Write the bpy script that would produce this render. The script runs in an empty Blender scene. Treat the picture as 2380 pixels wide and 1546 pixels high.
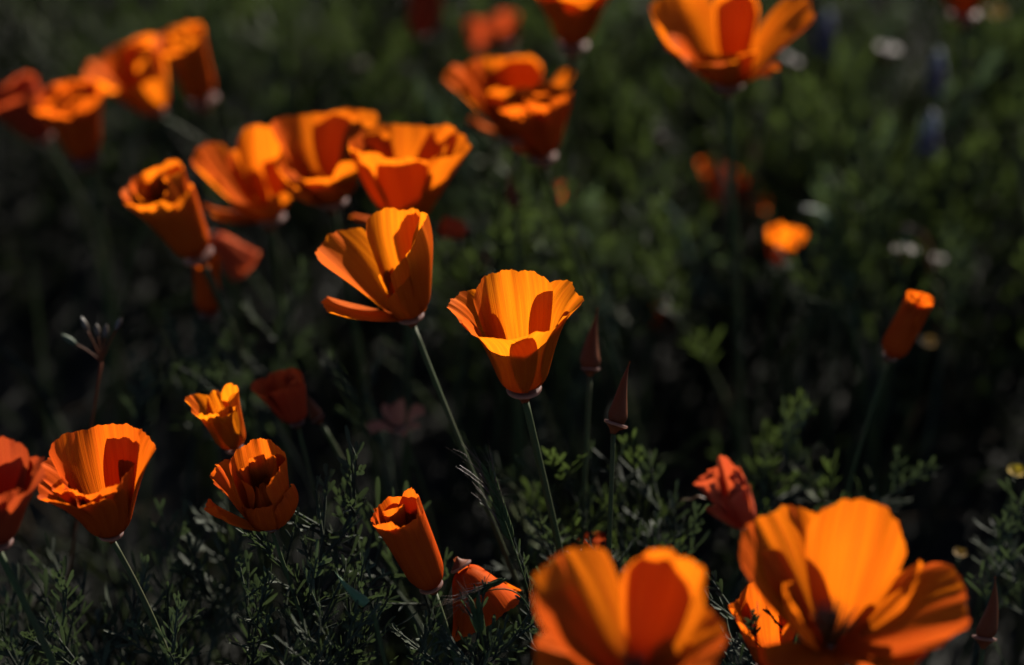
import bpy, math, random
import numpy as np
from mathutils import Vector

# ------------------------------------------------------------------ camera, light, exposure
scene = bpy.context.scene
COL = scene.collection
PITCH = math.radians(30.0)
D0 = 1.0                      # focus distance (m)
WID = 0.37                    # width of the picture at the focus distance (m)
FOC = Vector((0, 0, 0.25))
FWD = Vector((0, math.cos(PITCH), -math.sin(PITCH)))
UPV = Vector((0, math.sin(PITCH), math.cos(PITCH)))
RGT = Vector((1, 0, 0))
CAM = FOC - FWD * D0
cd = bpy.data.cameras.new('camera')
cam = bpy.data.objects.new('camera', cd)
COL.objects.link(cam)
cam.location = CAM
cam.rotation_euler = (math.pi / 2 - PITCH, 0, 0)
cd.sensor_width = 36.0
cd.lens = 36.0 * D0 / WID
cd.clip_start = 0.02
cd.clip_end = 200.0
cd.dof.use_dof = True
cd.dof.focus_distance = 0.985
cd.dof.aperture_fstop = 4.2
cd.dof.aperture_blades = 0
scene.camera = cam

SUN_EL = math.radians(27)
SUN_AZ = math.radians(24)      # from straight behind the flowers, towards the right
TOSUN = Vector((math.sin(SUN_AZ) * math.cos(SUN_EL), math.cos(SUN_AZ) * math.cos(SUN_EL), math.sin(SUN_EL)))
w = bpy.data.worlds.new('World')
scene.world = w
w.use_nodes = True
wn = w.node_tree
sky = wn.nodes.new('ShaderNodeTexSky')
sky.sky_type = 'NISHITA'
sky.sun_disc = False
sky.air_density = 0.55
sky.dust_density = 1.2
sky.altitude = 1500
sky.sun_elevation = SUN_EL
sky.sun_rotation = SUN_AZ
wn.nodes['Background'].inputs['Strength'].default_value = 0.05
wn.links.new(sky.outputs[0], wn.nodes['Background'].inputs['Color'])
sd = bpy.data.lights.new('sun', 'SUN')
sd.energy = 5.0
sd.angle = math.radians(0.53)
sd.color = (1.0, 0.93, 0.82)
sun = bpy.data.objects.new('sun', sd)
COL.objects.link(sun)
sun.location = (1, 2, 3)
sun.rotation_euler = (-TOSUN).to_track_quat('-Z', 'Y').to_euler()

scene.view_settings.view_transform = 'Standard'
scene.view_settings.look = 'None'
scene.view_settings.exposure = 2.6
scene.view_settings.gamma = 1.0
scene.cycles.use_denoising = True
scene.cycles.max_bounces = 5
scene.cycles.diffuse_bounces = 1
scene.cycles.transmission_bounces = 1
scene.cycles.transparent_max_bounces = 4
scene.cycles.sample_clamp_indirect = 4.0
scene.cycles.caustics_reflective = False
scene.cycles.caustics_refractive = False

# ------------------------------------------------------------------ helpers
def S(d):
    """metres per picture unit (the photograph counted 2380 wide) at distance d"""
    return d * WID / 2380.0

def at(px, py, d):
    return CAM + d * (FWD + RGT * ((px - 1190) * WID / 2380.0) + UPV * ((773 - py) * WID / 2380.0))

def at_z(px, py, z):
    v = FWD + RGT * ((px - 1190) * WID / 2380.0) + UPV * ((773 - py) * WID / 2380.0)
    return CAM + v * ((z - CAM.z) / v.z)

def tag(o, label, cat, group=None, kind=None):
    if label: o['label'] = label
    if cat: o['category'] = cat
    if group: o['group'] = group
    if kind: o['kind'] = kind
    return o

def empty(name, loc, label, cat, group=None):
    o = bpy.data.objects.new(name, None)
    o.empty_display_size = 0.01
    COL.objects.link(o)
    o.location = loc
    return tag(o, label, cat, group)

def mesh_from(name, verts, faces, mat, smooth=True, uv=None):
    me = bpy.data.meshes.new(name)
    me.from_pydata([tuple(v) for v in verts], [], [tuple(f) for f in faces])
    if smooth:
        me.polygons.foreach_set('use_smooth', [True] * len(me.polygons))
    if uv is not None:
        l = me.uv_layers.new(name='UVMap')
        idx = np.empty(len(me.loops), dtype=np.int32)
        me.loops.foreach_get('vertex_index', idx)
        l.data.foreach_set('uv', np.asarray(uv, dtype=np.float32)[idx].ravel())
    me.materials.append(mat)
    me.update()
    return me

def obj(name, me, parent=None, loc=None):
    o = bpy.data.objects.new(name, me)
    COL.objects.link(o)
    if parent: o.parent = parent
    if loc is not None: o.location = loc
    return o

def bez(points, n, it=None):
    """smooth path through the given points: even resampling, then averaging"""
    P = np.array([list(p) for p in points], float)
    seg = np.linalg.norm(np.diff(P, axis=0), axis=1)
    t = np.concatenate([[0], np.cumsum(seg)])
    g = np.linspace(0, t[-1], n)
    Q = np.stack([np.interp(g, t, P[:, i]) for i in range(3)], 1)
    for _ in range(it if it is not None else n):
        Q[1:-1] = .25 * Q[:-2] + .5 * Q[1:-1] + .25 * Q[2:]
    return Q

def tube_arrays(path, radii, ns=8, cap=True):
    path = np.asarray(path, float)
    n = len(path)
    radii = np.interp(np.linspace(0, 1, n), np.linspace(0, 1, len(radii)), radii)
    tan = np.gradient(path, axis=0)
    tan /= np.linalg.norm(tan, axis=1)[:, None] + 1e-12
    ref = np.array([1.0, 0.13, 0.07]) if abs(tan[0][0]) < 0.8 else np.array([0.1, 1.0, 0.05])
    V, F = [], []
    a = np.linspace(0, 2 * math.pi, ns, endpoint=False)
    for i in range(n):
        s1 = np.cross(tan[i], ref); s1 /= np.linalg.norm(s1) + 1e-12
        s2 = np.cross(tan[i], s1)
        V.extend(path[i] + radii[i] * (np.cos(a)[:, None] * s1 + np.sin(a)[:, None] * s2))
    for i in range(n - 1):
        for j in range(ns):
            F.append((i * ns + j, i * ns + (j + 1) % ns, (i + 1) * ns + (j + 1) % ns, (i + 1) * ns + j))
    if cap:
        F.append(tuple(range(ns))[::-1]); F.append(tuple((n - 1) * ns + j for j in range(ns)))
    return V, F

def join(parts):
    V, F = [], []
    for v, f in parts:
        o = len(V)
        V.extend(v)
        F.extend([tuple(i + o for i in q) for q in f])
    return V, F

def lathe_arrays(prof, ns, A, X, Y, base, bend=None):
    V, F = [], []
    for (r, z) in prof:
        for j in range(ns):
            a = 2 * math.pi * j / ns
            off = bend(z) if bend else 0.0
            V.append(base + A * z + X * (r * math.cos(a) + off) + Y * (r * math.sin(a)))
    n = len(prof)
    for i in range(n - 1):
        for j in range(ns):
            F.append((i * ns + j, i * ns + (j + 1) % ns, (i + 1) * ns + (j + 1) % ns, (i + 1) * ns + j))
    return V, F

# ------------------------------------------------------------------ materials
def new_mat(name):
    m = bpy.data.materials.new(name)
    m.use_nodes = True
    nt = m.node_tree
    nt.nodes.clear()
    return m, nt, nt.nodes.new('ShaderNodeOutputMaterial')

def N(nt, t, **kw):
    n = nt.nodes.new(t)
    for k, v in kw.items():
        setattr(n, k, v)
    return n

def mixc(nt, fac, a, b, blend='MIX'):
    n = N(nt, 'ShaderNodeMix', data_type='RGBA', blend_type=blend)
    for sock, val in ((n.inputs[0], fac), (n.inputs[6], a), (n.inputs[7], b)):
        if hasattr(val, 'is_output'): nt.links.new(val, sock)
        elif isinstance(val, (int, float)): sock.default_value = val
        else: sock.default_value = (*val, 1)
    return n.outputs[2]

def petal_mat(name, light, deep, base, trans_light, trans_deep, fac=0.5):
    m, nt, out = new_mat(name)
    L = nt.links.new
    uv = N(nt, 'ShaderNodeUVMap', uv_map='UVMap')
    oi = N(nt, 'ShaderNodeObjectInfo')
    sep = N(nt, 'ShaderNodeSeparateXYZ'); L(uv.outputs[0], sep.inputs[0])
    def streak(su, sv, detail):
        mp = N(nt, 'ShaderNodeVectorMath', operation='MULTIPLY'); L(uv.outputs[0], mp.inputs[0]); mp.inputs[1].default_value = (su, sv, 1)
        ad = N(nt, 'ShaderNodeCombineXYZ'); L(oi.outputs['Random'], ad.inputs[2])
        sc = N(nt, 'ShaderNodeVectorMath', operation='SCALE'); L(ad.outputs[0], sc.inputs[0]); sc.inputs['Scale'].default_value = 53.0
        av = N(nt, 'ShaderNodeVectorMath', operation='ADD'); L(mp.outputs[0], av.inputs[0]); L(sc.outputs[0], av.inputs[1])
        no = N(nt, 'ShaderNodeTexNoise'); no.inputs['Scale'].default_value = 1.0; no.inputs['Detail'].default_value = detail
        L(av.outputs[0], no.inputs['Vector'])
        return no.outputs['Fac']
    s1 = streak(22, 0.9, 3); s2 = streak(85, 1.5, 2); s3 = streak(2.2, 2.0, 2)
    cr = N(nt, 'ShaderNodeMapRange'); L(s1, cr.inputs[0]); cr.inputs[1].default_value = .36; cr.inputs[2].default_value = .64
    cr2 = N(nt, 'ShaderNodeMapRange'); L(s2, cr2.inputs[0]); cr2.inputs[1].default_value = .33; cr2.inputs[2].default_value = .67
    mm = N(nt, 'ShaderNodeMath', operation='MULTIPLY_ADD'); L(cr2.outputs[0], mm.inputs[0]); mm.inputs[1].default_value = .35
    m3 = N(nt, 'ShaderNodeMath', operation='MULTIPLY'); L(cr.outputs[0], m3.inputs[0]); m3.inputs[1].default_value = .4; L(m3.outputs[0], mm.inputs[2])
    m4 = N(nt, 'ShaderNodeMath', operation='MULTIPLY_ADD', use_clamp=True); L(s3, m4.inputs[0]); m4.inputs[1].default_value = .35; L(mm.outputs[0], m4.inputs[2])
    col = mixc(nt, m4.outputs[0], light, deep)
    tcol = mixc(nt, m4.outputs[0], trans_light, trans_deep)
    bfac = N(nt, 'ShaderNodeMapRange'); L(sep.outputs[1], bfac.inputs[0]); bfac.inputs[1].default_value = .02; bfac.inputs[2].default_value = .30; bfac.inputs[3].default_value = .75; bfac.inputs[4].default_value = 0.0
    col = mixc(nt, bfac.outputs[0], col, base)
    tcol = mixc(nt, bfac.outputs[0], tcol, base)
    bump = N(nt, 'ShaderNodeBump'); bump.inputs['Strength'].default_value = .28; bump.inputs['Distance'].default_value = .0007
    bm = N(nt, 'ShaderNodeMath', operation='ADD'); L(s2, bm.inputs[0]); L(s1, bm.inputs[1]); L(bm.outputs[0], bump.inputs['Height'])
    df = N(nt, 'ShaderNodeBsdfDiffuse'); L(col, df.inputs['Color']); L(bump.outputs[0], df.inputs['Normal'])
    gl = N(nt, 'ShaderNodeBsdfGlossy'); gl.inputs['Roughness'].default_value = .45; gl.inputs['Color'].default_value = (1, .62, .3, 1); L(bump.outputs[0], gl.inputs['Normal'])
    pr = N(nt, 'ShaderNodeMixShader'); pr.inputs[0].default_value = .005; L(df.outputs[0], pr.inputs[1]); L(gl.outputs[0], pr.inputs[2])
    tr = N(nt, 'ShaderNodeBsdfTranslucent'); L(tcol, tr.inputs[0]); L(bump.outputs[0], tr.inputs['Normal'])
    mx = N(nt, 'ShaderNodeMixShader'); mx.inputs[0].default_value = fac
    L(pr.outputs[0], mx.inputs[1]); L(tr.outputs[0], mx.inputs[2]); L(mx.outputs[0], out.inputs[0])
    return m

def leaf_mat(name, c1, c2, tr, scale=60.0, fac=.3, rough=.45, spec=.3, ramp=(.35, .65)):
    m, nt, out = new_mat(name)
    L = nt.links.new
    geo = N(nt, 'ShaderNodeNewGeometry')
    no = N(nt, 'ShaderNodeTexNoise'); no.inputs['Scale'].default_value = scale; no.inputs['Detail'].default_value = 3
    L(geo.outputs['Position'], no.inputs['Vector'])
    mr = N(nt, 'ShaderNodeMapRange'); L(no.outputs['Fac'], mr.inputs[0]); mr.inputs[1].default_value = ramp[0]; mr.inputs[2].default_value = ramp[1]
    col = mixc(nt, mr.outputs[0], c1, c2)
    pr = N(nt, 'ShaderNodeBsdfPrincipled'); L(col, pr.inputs['Base Color']); pr.inputs['Roughness'].default_value = rough
    pr.inputs['Specular IOR Level'].default_value = spec
    t = N(nt, 'ShaderNodeBsdfTranslucent'); t.inputs[0].default_value = (*tr, 1)
    mx = N(nt, 'ShaderNodeMixShader'); mx.inputs[0].default_value = fac
    L(pr.outputs[0], mx.inputs[1]); L(t.outputs[0], mx.inputs[2]); L(mx.outputs[0], out.inputs[0])
    return m

ORANGE = petal_mat('petal_orange', (.40, .070, .004), (.31, .042, .004), (.27, .034, .004), (.46, .122, .002), (.33, .062, .002), .53)
DEEP = petal_mat('petal_deep_orange', (.36, .048, .004), (.28, .029, .004), (.25, .026, .004), (.41, .074, .002), (.29, .038, .002), .53)
MID = petal_mat('petal_mid_orange', (.38, .058, .004), (.29, .035, .004), (.26, .030, .004), (.44, .102, .002), (.31, .050, .002), .53)
SHADED = petal_mat('petal_shaded', (.26, .034, .005), (.20, .022, .005), (.18, .020, .005), (.34, .060, .003), (.24, .030, .003), .5)  # petal orange darkened in colour for poppies standing in shade
RED_SHADED = petal_mat('petal_red_shaded', (.24, .030, .008), (.19, .020, .008), (.17, .018, .008), (.22, .032, .005), (.16, .018, .005), .45)  # red petals, also darkened in colour for poppies lying in shade
WILT = petal_mat('petal_wilted', (.34, .075, .032), (.26, .034, .016), (.23, .028, .014), (.28, .045, .010), (.22, .024, .007), .4)
FADED = petal_mat('petal_faded', (.2400, .1040, .0640), (.1600, .0560, .0360), (.1600, .0640, .0400), (.2080, .0800, .0400), (.1440, .0480, .0240), .4)
PINK = leaf_mat('receptacle_pink', (.080, .040, .033), (.052, .018, .014), (.42, .30, .25), 220, .5, .6, .05)
STEM = leaf_mat('stem_green', (.0230, .0320, .0105), (.0270, .0270, .0115), (.034, .052, .011), 35, .3, .65, .06)
BUDM = leaf_mat('bud_cap_maroon', (.066, .017, .006), (.050, .018, .006), (.10, .022, .007), 70, .3, .6, .05)
GREENBUD = leaf_mat('bud_green', (.050, .082, .040), (.034, .060, .028), (.05, .09, .024), 90, .25, .6, .08)
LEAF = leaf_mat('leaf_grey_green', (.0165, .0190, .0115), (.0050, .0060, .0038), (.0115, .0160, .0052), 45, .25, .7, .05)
LEAFDK = leaf_mat('leaf_shade_green', (.0058, .0062, .0031), (.0025, .0028, .0017), (.0040, .0052, .0017), 26, .25, .7, .03)  # leaf green darkened in colour for shaded ground cover
LEAFLT = leaf_mat('leaf_fresh_lit_green', (.0310, .0370, .0135), (.0068, .0086, .0040), (.0230, .0340, .0070), 20, .3, .65, .06, (.43, .62))  # fresh green, its colour lightened in patches for leaves in sun
PALE = leaf_mat('leaf_pale_green', (.0806, .1116, .0744), (.0620, .0930, .0558), (.0682, .1054, .0372), 80, .25)
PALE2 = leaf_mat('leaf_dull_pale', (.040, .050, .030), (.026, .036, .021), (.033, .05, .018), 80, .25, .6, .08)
DRYGREEN = leaf_mat('stalk_olive', (.0465, .0409, .0161), (.0341, .0341, .0124), (.0496, .0496, .0124), 60, .2)
MUSTARD = leaf_mat('petal_mustard', (.1240, .0682, .0074), (.0806, .0434, .0062), (.1116, .0620, .0062), 200, .4)
COLLAR = leaf_mat('collar_pale', (.024, .013, .010), (.017, .008, .006), (.060, .037, .030), 220, .5, .6, .05)
LEAFN = leaf_mat('leaf_near_grey_green', (.0240, .0285, .0180), (.0075, .0092, .0060), (.0165, .0240, .0080), 45, .25, .7, .05)
DRYGRASS = leaf_mat('dry_grass', (.030, .020, .008), (.020, .012, .006), (.025, .016, .006), 60, .25, .7, .04)
DRY = leaf_mat('straw', (.1364, .0713, .0217), (.0868, .0434, .0155), (.1240, .0620, .0155), 90, .3)
GRASS = leaf_mat('grass_green', (.026, .037, .012), (.017, .026, .009), (.032, .054, .010), 90, .4, .65, .05)
AWN = leaf_mat('grass_awn', (.0434, .0279, .0174), (.0310, .0186, .0136), (.0558, .0341, .0186), 90, .3)
ANTHER = leaf_mat('anther_shade_orange', (.11, .030, .004), (.07, .018, .003), (.10, .03, .004), 400, .2)  # orange darkened in colour for stamens in shade
LUPB = leaf_mat('lupine_blue', (.050, .044, .074), (.040, .027, .058), (.05, .042, .07), 160, .4, .6, .1)
LUPW = leaf_mat('lupine_white', (.150, .160, .185), (.090, .094, .135), (.12, .13, .16), 160, .4, .6, .1)
YELLOW = leaf_mat('petal_yellow', (.2232, .1550, .0062), (.1860, .1116, .0062), (.2170, .1550, .0062), 200, .4)
BROWNBUD = leaf_mat('bud_tan', (.035, .024, .012), (.024, .013, .009), (.035, .022, .009), 200, .25)

def soil_mat():
    m, nt, out = new_mat('dark_soil')
    L = nt.links.new
    geo = N(nt, 'ShaderNodeNewGeometry')
    n1 = N(nt, 'ShaderNodeTexNoise'); n1.inputs['Scale'].default_value = 9; n1.inputs['Detail'].default_value = 8
    n2 = N(nt, 'ShaderNodeTexNoise'); n2.inputs['Scale'].default_value = 160; n2.inputs['Detail'].default_value = 6
    L(geo.outputs['Position'], n1.inputs['Vector']); L(geo.outputs['Position'], n2.inputs['Vector'])
    c = mixc(nt, n1.outputs['Fac'], (.0022, .0018, .0011), (.0046, .0037, .0022))
    c = mixc(nt, n2.outputs['Fac'], c, (.003, .0035, .002))
    b = N(nt, 'ShaderNodeBump'); b.inputs['Strength'].default_value = .8; b.inputs['Distance'].default_value = .004; L(n2.outputs['Fac'], b.inputs['Height'])
    pr = N(nt, 'ShaderNodeBsdfPrincipled'); L(c, pr.inputs['Base Color']); pr.inputs['Roughness'].default_value = .95; pr.inputs['Specular IOR Level'].default_value = .1
    L(b.outputs[0], pr.inputs['Normal']); L(pr.outputs[0], out.inputs[0])
    return m
SOIL = soil_mat()

# ------------------------------------------------------------------ ground
def build_ground():
    xs = np.concatenate([[-60, -25, -10, -5, -3], np.linspace(-2, 2, 60), [3, 5, 10, 25, 60]])
    ys = np.concatenate([[-60, -25, -10, -4, -2], np.linspace(-1.5, 3.5, 75), [5, 8, 14, 30, 60]])
    X, Y = np.meshgrid(xs, ys)
    Z = .010 * np.sin(X * 7.1 + 1.3) * np.cos(Y * 5.7) + .006 * np.sin(X * 19 + Y * 13) - .012
    fade = np.clip(1.6 - np.hypot(X, Y - 1) / 3, 0, 1)
    Z = Z * fade
    V = np.stack([X, Y, Z], -1).reshape(-1, 3)
    nx, ny = len(xs), len(ys)
    F = [(j * nx + i, j * nx + i + 1, (j + 1) * nx + i + 1, (j + 1) * nx + i) for j in range(ny - 1) for i in range(nx - 1)]
    o = obj('ground', mesh_from('ground', V, F, SOIL))
    o['kind'] = 'structure'
build_ground()

# ------------------------------------------------------------------ petals and flowers
def petal_arrays(base, A, C, R, u_m, rng, az, L, W, phi, k=1.0, e=.16, p=3.0, ruf=.03, jag=.012, r0=14, w0=.16, off=0.0, skew=0.0, crease=0.0, nu=58, nv=32, pleat=.0030, wpow=.75, tw=0.0, fold=0.0):
    """A fan-shaped petal. Sizes in picture units, u_m metres per unit."""
    az = math.radians(az)
    u = np.linspace(-1, 1, nu); v = np.linspace(0, 1, nv)
    U, Vv = np.meshgrid(u, v)
    ph = rng.uniform(0, 6.28, 10)
    edge = 1 - e * np.abs(U + skew * .4) ** p
    fq = rng.uniform((3, 9, 22, 45), (7, 17, 38, 80))
    jg = jag * (np.sin(fq[0] * U + ph[0]) * .9 + np.sin(fq[1] * U + ph[1]) * .55 + np.sin(fq[2] * U + ph[2]) * .45 + np.sin(fq[3] * U + ph[7]) * .35)
    s = Vv * (edge + jg)
    # centre line
    g = np.linspace(0, 1.15, 120)
    kn = [0, .22, .65, 1.0, 1.15]
    pv = np.interp(g, kn, [phi[0], phi[1], phi[2], phi[3], phi[3] + (phi[3] - phi[2]) * .3])
    ker = np.ones(13) / 13
    pv = np.convolve(np.pad(pv, 6, mode='edge'), ker, mode='valid')
    pr = np.radians(pv)
    dr = np.concatenate([[0], np.cumsum((np.sin(pr[1:]) + np.sin(pr[:-1])) / 2 * np.diff(g))]) * L + r0
    dz = np.concatenate([[0], np.cumsum((np.cos(pr[1:]) + np.cos(pr[:-1])) / 2 * np.diff(g))]) * L
    r = np.interp(s, g, dr); z = np.interp(s, g, dz); f = np.interp(s, g, pr)
    wd = W * (w0 + (1 - w0) * np.sin(np.pi / 2 * np.clip(s / .86, 0, 1)) ** wpow)
    kk = k * np.clip(np.cos(f), .12, 1)
    Rad = np.clip(r, 6, None) / np.clip(kk, .05, None)
    a = np.clip(wd * U / Rad, -2.7, 2.7) + tw * s
    T = np.sin(a) * Rad
    H = (1 - np.cos(a)) * Rad
    disp = L * ruf * s ** 2.2 * (np.sin(4.3 * U + ph[3]) * .9 + np.sin(8.1 * U + ph[4] + 1.5 * s) * .6 + np.sin(15 * U + ph[5]) * .28 * s + np.sin(29 * U + ph[6]) * .10 * s)
    pf = rng.uniform((9, 14, 22), (14, 22, 34))
    env = .35 + .65 * np.clip(np.sin(fq[0] * .8 * U + ph[2]) * .6 + np.sin(fq[1] * .5 * U + ph[5]) * .6, 0, 1)
    disp += L * pleat * env * s ** 1.8 * (np.sin(pf[0] * U + ph[8]) + .7 * np.sin(pf[1] * U + ph[9]) + .5 * np.sin(pf[2] * U + ph[0]))
    disp += crease * L * s * np.exp(-(U / .16) ** 2)
    disp += fold * L * s * np.abs(U) ** 2
    H = H + disp + off
    rad = C * math.cos(az) + R * math.sin(az)
    tan = -C * math.sin(az) + R * math.cos(az)
    rad, tan, Ax = np.array(rad), np.array(tan), np.array(A)
    nx = -np.cos(f); nz = np.sin(f)
    pr_ = r + H * nx; pz_ = z + H * nz
    P = (pr_[..., None] * rad + T[..., None] * tan + pz_[..., None] * Ax) * u_m + np.array(base)
    uv = np.stack([(U + 1) / 2, s], -1).reshape(-1, 2)
    F = [(j * nu + i, j * nu + i + 1, (j + 1) * nu + i + 1, (j + 1) * nu + i) for j in range(nv - 1) for i in range(nu - 1)]
    return P.reshape(-1, 3), F, uv

def frame(base, lean):
    A = Vector((lean[0], lean[1], 1.0 if len(lean) < 3 else lean[2])).normalized()
    c = CAM - base
    C = (c - A * c.dot(A)).normalized()
    R = A.cross(C).normalized()
    return A, C, R

RIM = [(8.5, -34), (10, -28), (15, -20), (24, -12), (31, -7), (36, -4.5), (37.5, -1), (35.5, 2), (28, 2), (16, 2.6), (6, 3)]
def add_receptacle(root, org, base, A, C, R, u_m, sc=1.0, mat=None):
    V, F = lathe_arrays([(r * u_m * sc, z * u_m * sc) for r, z in RIM], 24, A, C, R, base - org)
    me = mesh_from('receptacle', V, F, mat or PINK)
    me.materials.append(BUDM)
    for i, pl in enumerate(me.polygons):
        if i // 24 < 4: pl.material_index = 1          # the cone below the pale rim is maroon
    obj('receptacle', me, root)

def foot_of(base, A, spread=.05):
    return Vector((base.x - A.x * spread - .01, base.y - A.y * spread + .005, -.02))

def add_stem(root, org, base, A, u_m, pts, rad=10.0, sc=1.0, mat=None):
    b = base - A * (30 * u_m * sc)
    ctrl = [b + A * (4 * u_m)]
    if pts:
        ctrl += pts
    else:
        ln = max(.05, base.z)
        ctrl += [b - A * min(.035, ln * .25), ]
        f0 = ctrl[-1]
        ft = foot_of(base, A, .07)
        ctrl += [f0.lerp(ft, .5) + Vector((-A.x, -A.y, 0)) * .012]
    last = ctrl[-1]
    prev = ctrl[-2]
    if last.z > .0:
        dirn = (last - prev); dirn = dirn / max(1e-6, abs(dirn.z)) if dirn.z < -1e-4 else Vector((0, 0, -1))
        dirn.x = max(-.6, min(.6, dirn.x)); dirn.y = max(-.4, min(.4, dirn.y))
        ctrl.append(last + Vector((dirn.x * last.z * .7, dirn.y * last.z * .7, -last.z - .02)))
    path = bez([c - org for c in ctrl], 40)
    V, F = tube_arrays(path, [8.5 * u_m * sc * rad / 10, rad * .85 * u_m * sc, rad * u_m * sc, rad * 1.15 * u_m * sc], 10)
    obj('stem', mesh_from('stem', V, F, mat or STEM), root)
    return ctrl[-1]

def add_stamens(root, org, base, A, C, R, u_m, n=22, L=70, rng=None):
    parts = []
    for i in range(n):
        a = rng.uniform(0, 6.28); sp = rng.uniform(.15, .55); l = L * rng.uniform(.7, 1.1)
        d = (A + (C * math.cos(a) + R * math.sin(a)) * sp).normalized()
        b = base - org + A * 4 * u_m + (C * math.cos(a) + R * math.sin(a)) * 8 * u_m
        parts.append(tube_arrays([b, b + d * l * .5 * u_m, b + d * l * u_m], [1.2 * u_m, 1.4 * u_m, 3.4 * u_m, 3.2 * u_m, 1.0 * u_m], 5))
    V, F = join(parts)
    o = obj('stamens', mesh_from('stamens', V, F, ANTHER), root)
    o['kind'] = 'stuff'

FLOWERS = {}
def flower(label, base, d, lean, petals, mat=ORANGE, sc=1.0, stem=None, stem_rad=10.0, seed=1, stamens=0, rec=True, group=None, phi=(70, 20, 22, 46), L=280, W=150, name='poppy_flower', recsc=None, kind_stem=None, **common):
    rng = np.random.default_rng(seed)
    b = at(base[0], base[1], d)
    A, C, R = frame(b, lean)
    u_m = S(d) * sc
    pts = [at(*p) for p in stem] if stem else None
    ft = None
    root = empty(name, (0, 0, 0), label, 'flower', group or 'orange poppies in the meadow')
    # the thing's base: where the stem enters the ground
    org = Vector((b.x, b.y, 0))
    root.location = org
    for i, pt in enumerate(petals):
        q = dict(phi=phi, L=L, W=W, off=-1.5 * (i % 2)); q.update(common); q.update(pt)
        V, F, uv = petal_arrays(b - org + A * (5 * u_m), A, C, R, u_m, rng, **q)
        obj('petal', mesh_from('petal', V, F, mat, uv=uv), root)
    rs = recsc if recsc else 1.0
    if rec: add_receptacle(root, org, b, A, C, R, u_m / sc, rs)
    add_stem(root, org, b, A, u_m / sc, pts, stem_rad, rs)
    if stamens:
        V, F = lathe_arrays([(r * u_m / sc, z * u_m / sc) for r, z in ((16, 1), (13, 6), (7, 12), (5, 34), (2, 46), (.3, 48))], 10, A, C, R, b - org + A * (4 * u_m))
        obj('pistil', mesh_from('pistil', V, F, ANTHER), root)
        add_stamens(root, org, b, A, C, R, u_m / sc, stamens, (70 if stamens < 30 else 115) * sc, rng)
    return root

def P(az, **k):
    k['az'] = az
    return k

#FLOWERS-BEGIN
# A: the sharp cup in the middle
flower('sharply focused glowing orange poppy cup on a thin bare stem', (1218, 903), 1.0, (-.07, -.02),
       [P(188, L=276, W=112, phi=(86, 12, 16, 34), ruf=.022, crease=.015, e=.2), P(100, L=274, W=104, phi=(86, 14, 18, 48), ruf=.022, e=.22),
        P(322, L=264, W=106, phi=(86, 14, 20, 50), ruf=.014, e=.2, off=-3), P(258, L=276, W=92, phi=(86, 14, 22, 58), ruf=.022, e=.22), P(42, L=260, W=92, phi=(86, 14, 18, 42), ruf=.018, e=.22, off=1)],
       stem=[(1226, 960, 1.0), (1244, 1050, 1.0), (1264, 1120, 1.005), (1292, 1215, 1.01)], stem_rad=9, seed=3, recsc=1.12)
# B: open flower with a folded left petal
flower('orange poppy with splayed narrow petals on one side and one tall cupped petal', (955, 736), 1.035, (-.20, .02),
       [P(150, L=258, W=108, phi=(78, 2, 6, 24), k=1.1, ruf=.018), P(234, L=258, W=96, phi=(80, 36, 40, 44), k=1.45, ruf=.015),
        P(284, L=208, W=62, phi=(86, 66, 58, 46), k=1.9, ruf=.015), P(8, L=160, W=112, phi=(84, 28, 6, 4), ruf=.03, skew=-.9, e=.5, p=1.5),
        P(92, L=262, W=112, phi=(80, 16, 12, -12), ruf=.025, k=1.0), P(200, L=120, W=46, phi=(70, 20, 10, 10), ruf=.10), P(42, L=195, W=74, phi=(82, 20, 4, 0), ruf=.03)],
       stem=[(968, 790, 1.035), (1000, 880, 1.03), (1050, 990, 1.025), (1090, 1070, 1.02)], stem_rad=9, seed=5, stamens=8, recsc=.85)
# D1, D2: pair of wide cups behind
flower('wide ruffled orange poppy with curled petals, touching a taller cup', (772, 466), 1.16, (-.05, -.03),
       [P(180, L=202, W=155, phi=(82, 34, 28, 40), ruf=.035), P(256, L=160, W=92, phi=(85, 46, 50, 4), ruf=.035, k=1.3),
        P(298, L=138, W=66, phi=(88, 72, 50, -24), ruf=.03, k=1.3), P(80, L=190, W=130, phi=(82, 32, 26, 26), ruf=.035),
        P(335, L=118, W=78, phi=(88, 60, 28, -10), ruf=.03), P(130, L=196, W=120, phi=(82, 30, 24, 30), ruf=.04), P(10, L=120, W=90, phi=(86, 50, 20, 6), ruf=.03)],
       stem=[(782, 500, 1.165), (795, 560, 1.17)], seed=7, mat=MID)
flower('tall broad orange poppy cup with upright front petals, touching a ruffled one', (945, 518), 1.135, (-.02, .10),
       [P(168, L=226, W=150, phi=(82, 28, 26, 36), ruf=.045), P(95, L=238, W=140, phi=(82, 30, 28, 26), ruf=.04),
        P(322, L=236, W=130, phi=(82, 34, 16, 6), ruf=.03), P(35, L=222, W=125, phi=(82, 28, 14, 14), ruf=.035), P(284, L=120, W=28, phi=(86, 84, 74, 66), ruf=.03), P(262, L=228, W=130, phi=(82, 32, 22, 16), ruf=.045)],
       seed=11, mat=MID)
# E
flower('loosely spread orange poppy with one petal standing straight up', (628, 505), 1.19, (-.08, .03),
       [P(165, L=216, W=80, phi=(74, 8, 4, 14), ruf=.025), P(250, L=222, W=84, phi=(82, 42, 34, 30), ruf=.03, k=1.2),
        P(292, L=160, W=56, phi=(88, 76, 66, 26), ruf=.04, k=1.5), P(60, L=110, W=80, phi=(82, 40, 30, 30), ruf=.02),
        P(215, L=170, W=56, phi=(78, 24, 24, 34), ruf=.05), P(330, L=110, W=60, phi=(86, 60, 40, 20), ruf=.04), P(110, L=150, W=70, phi=(80, 24, 10, 10), ruf=.03)],
       seed=13, mat=MID)
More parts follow.
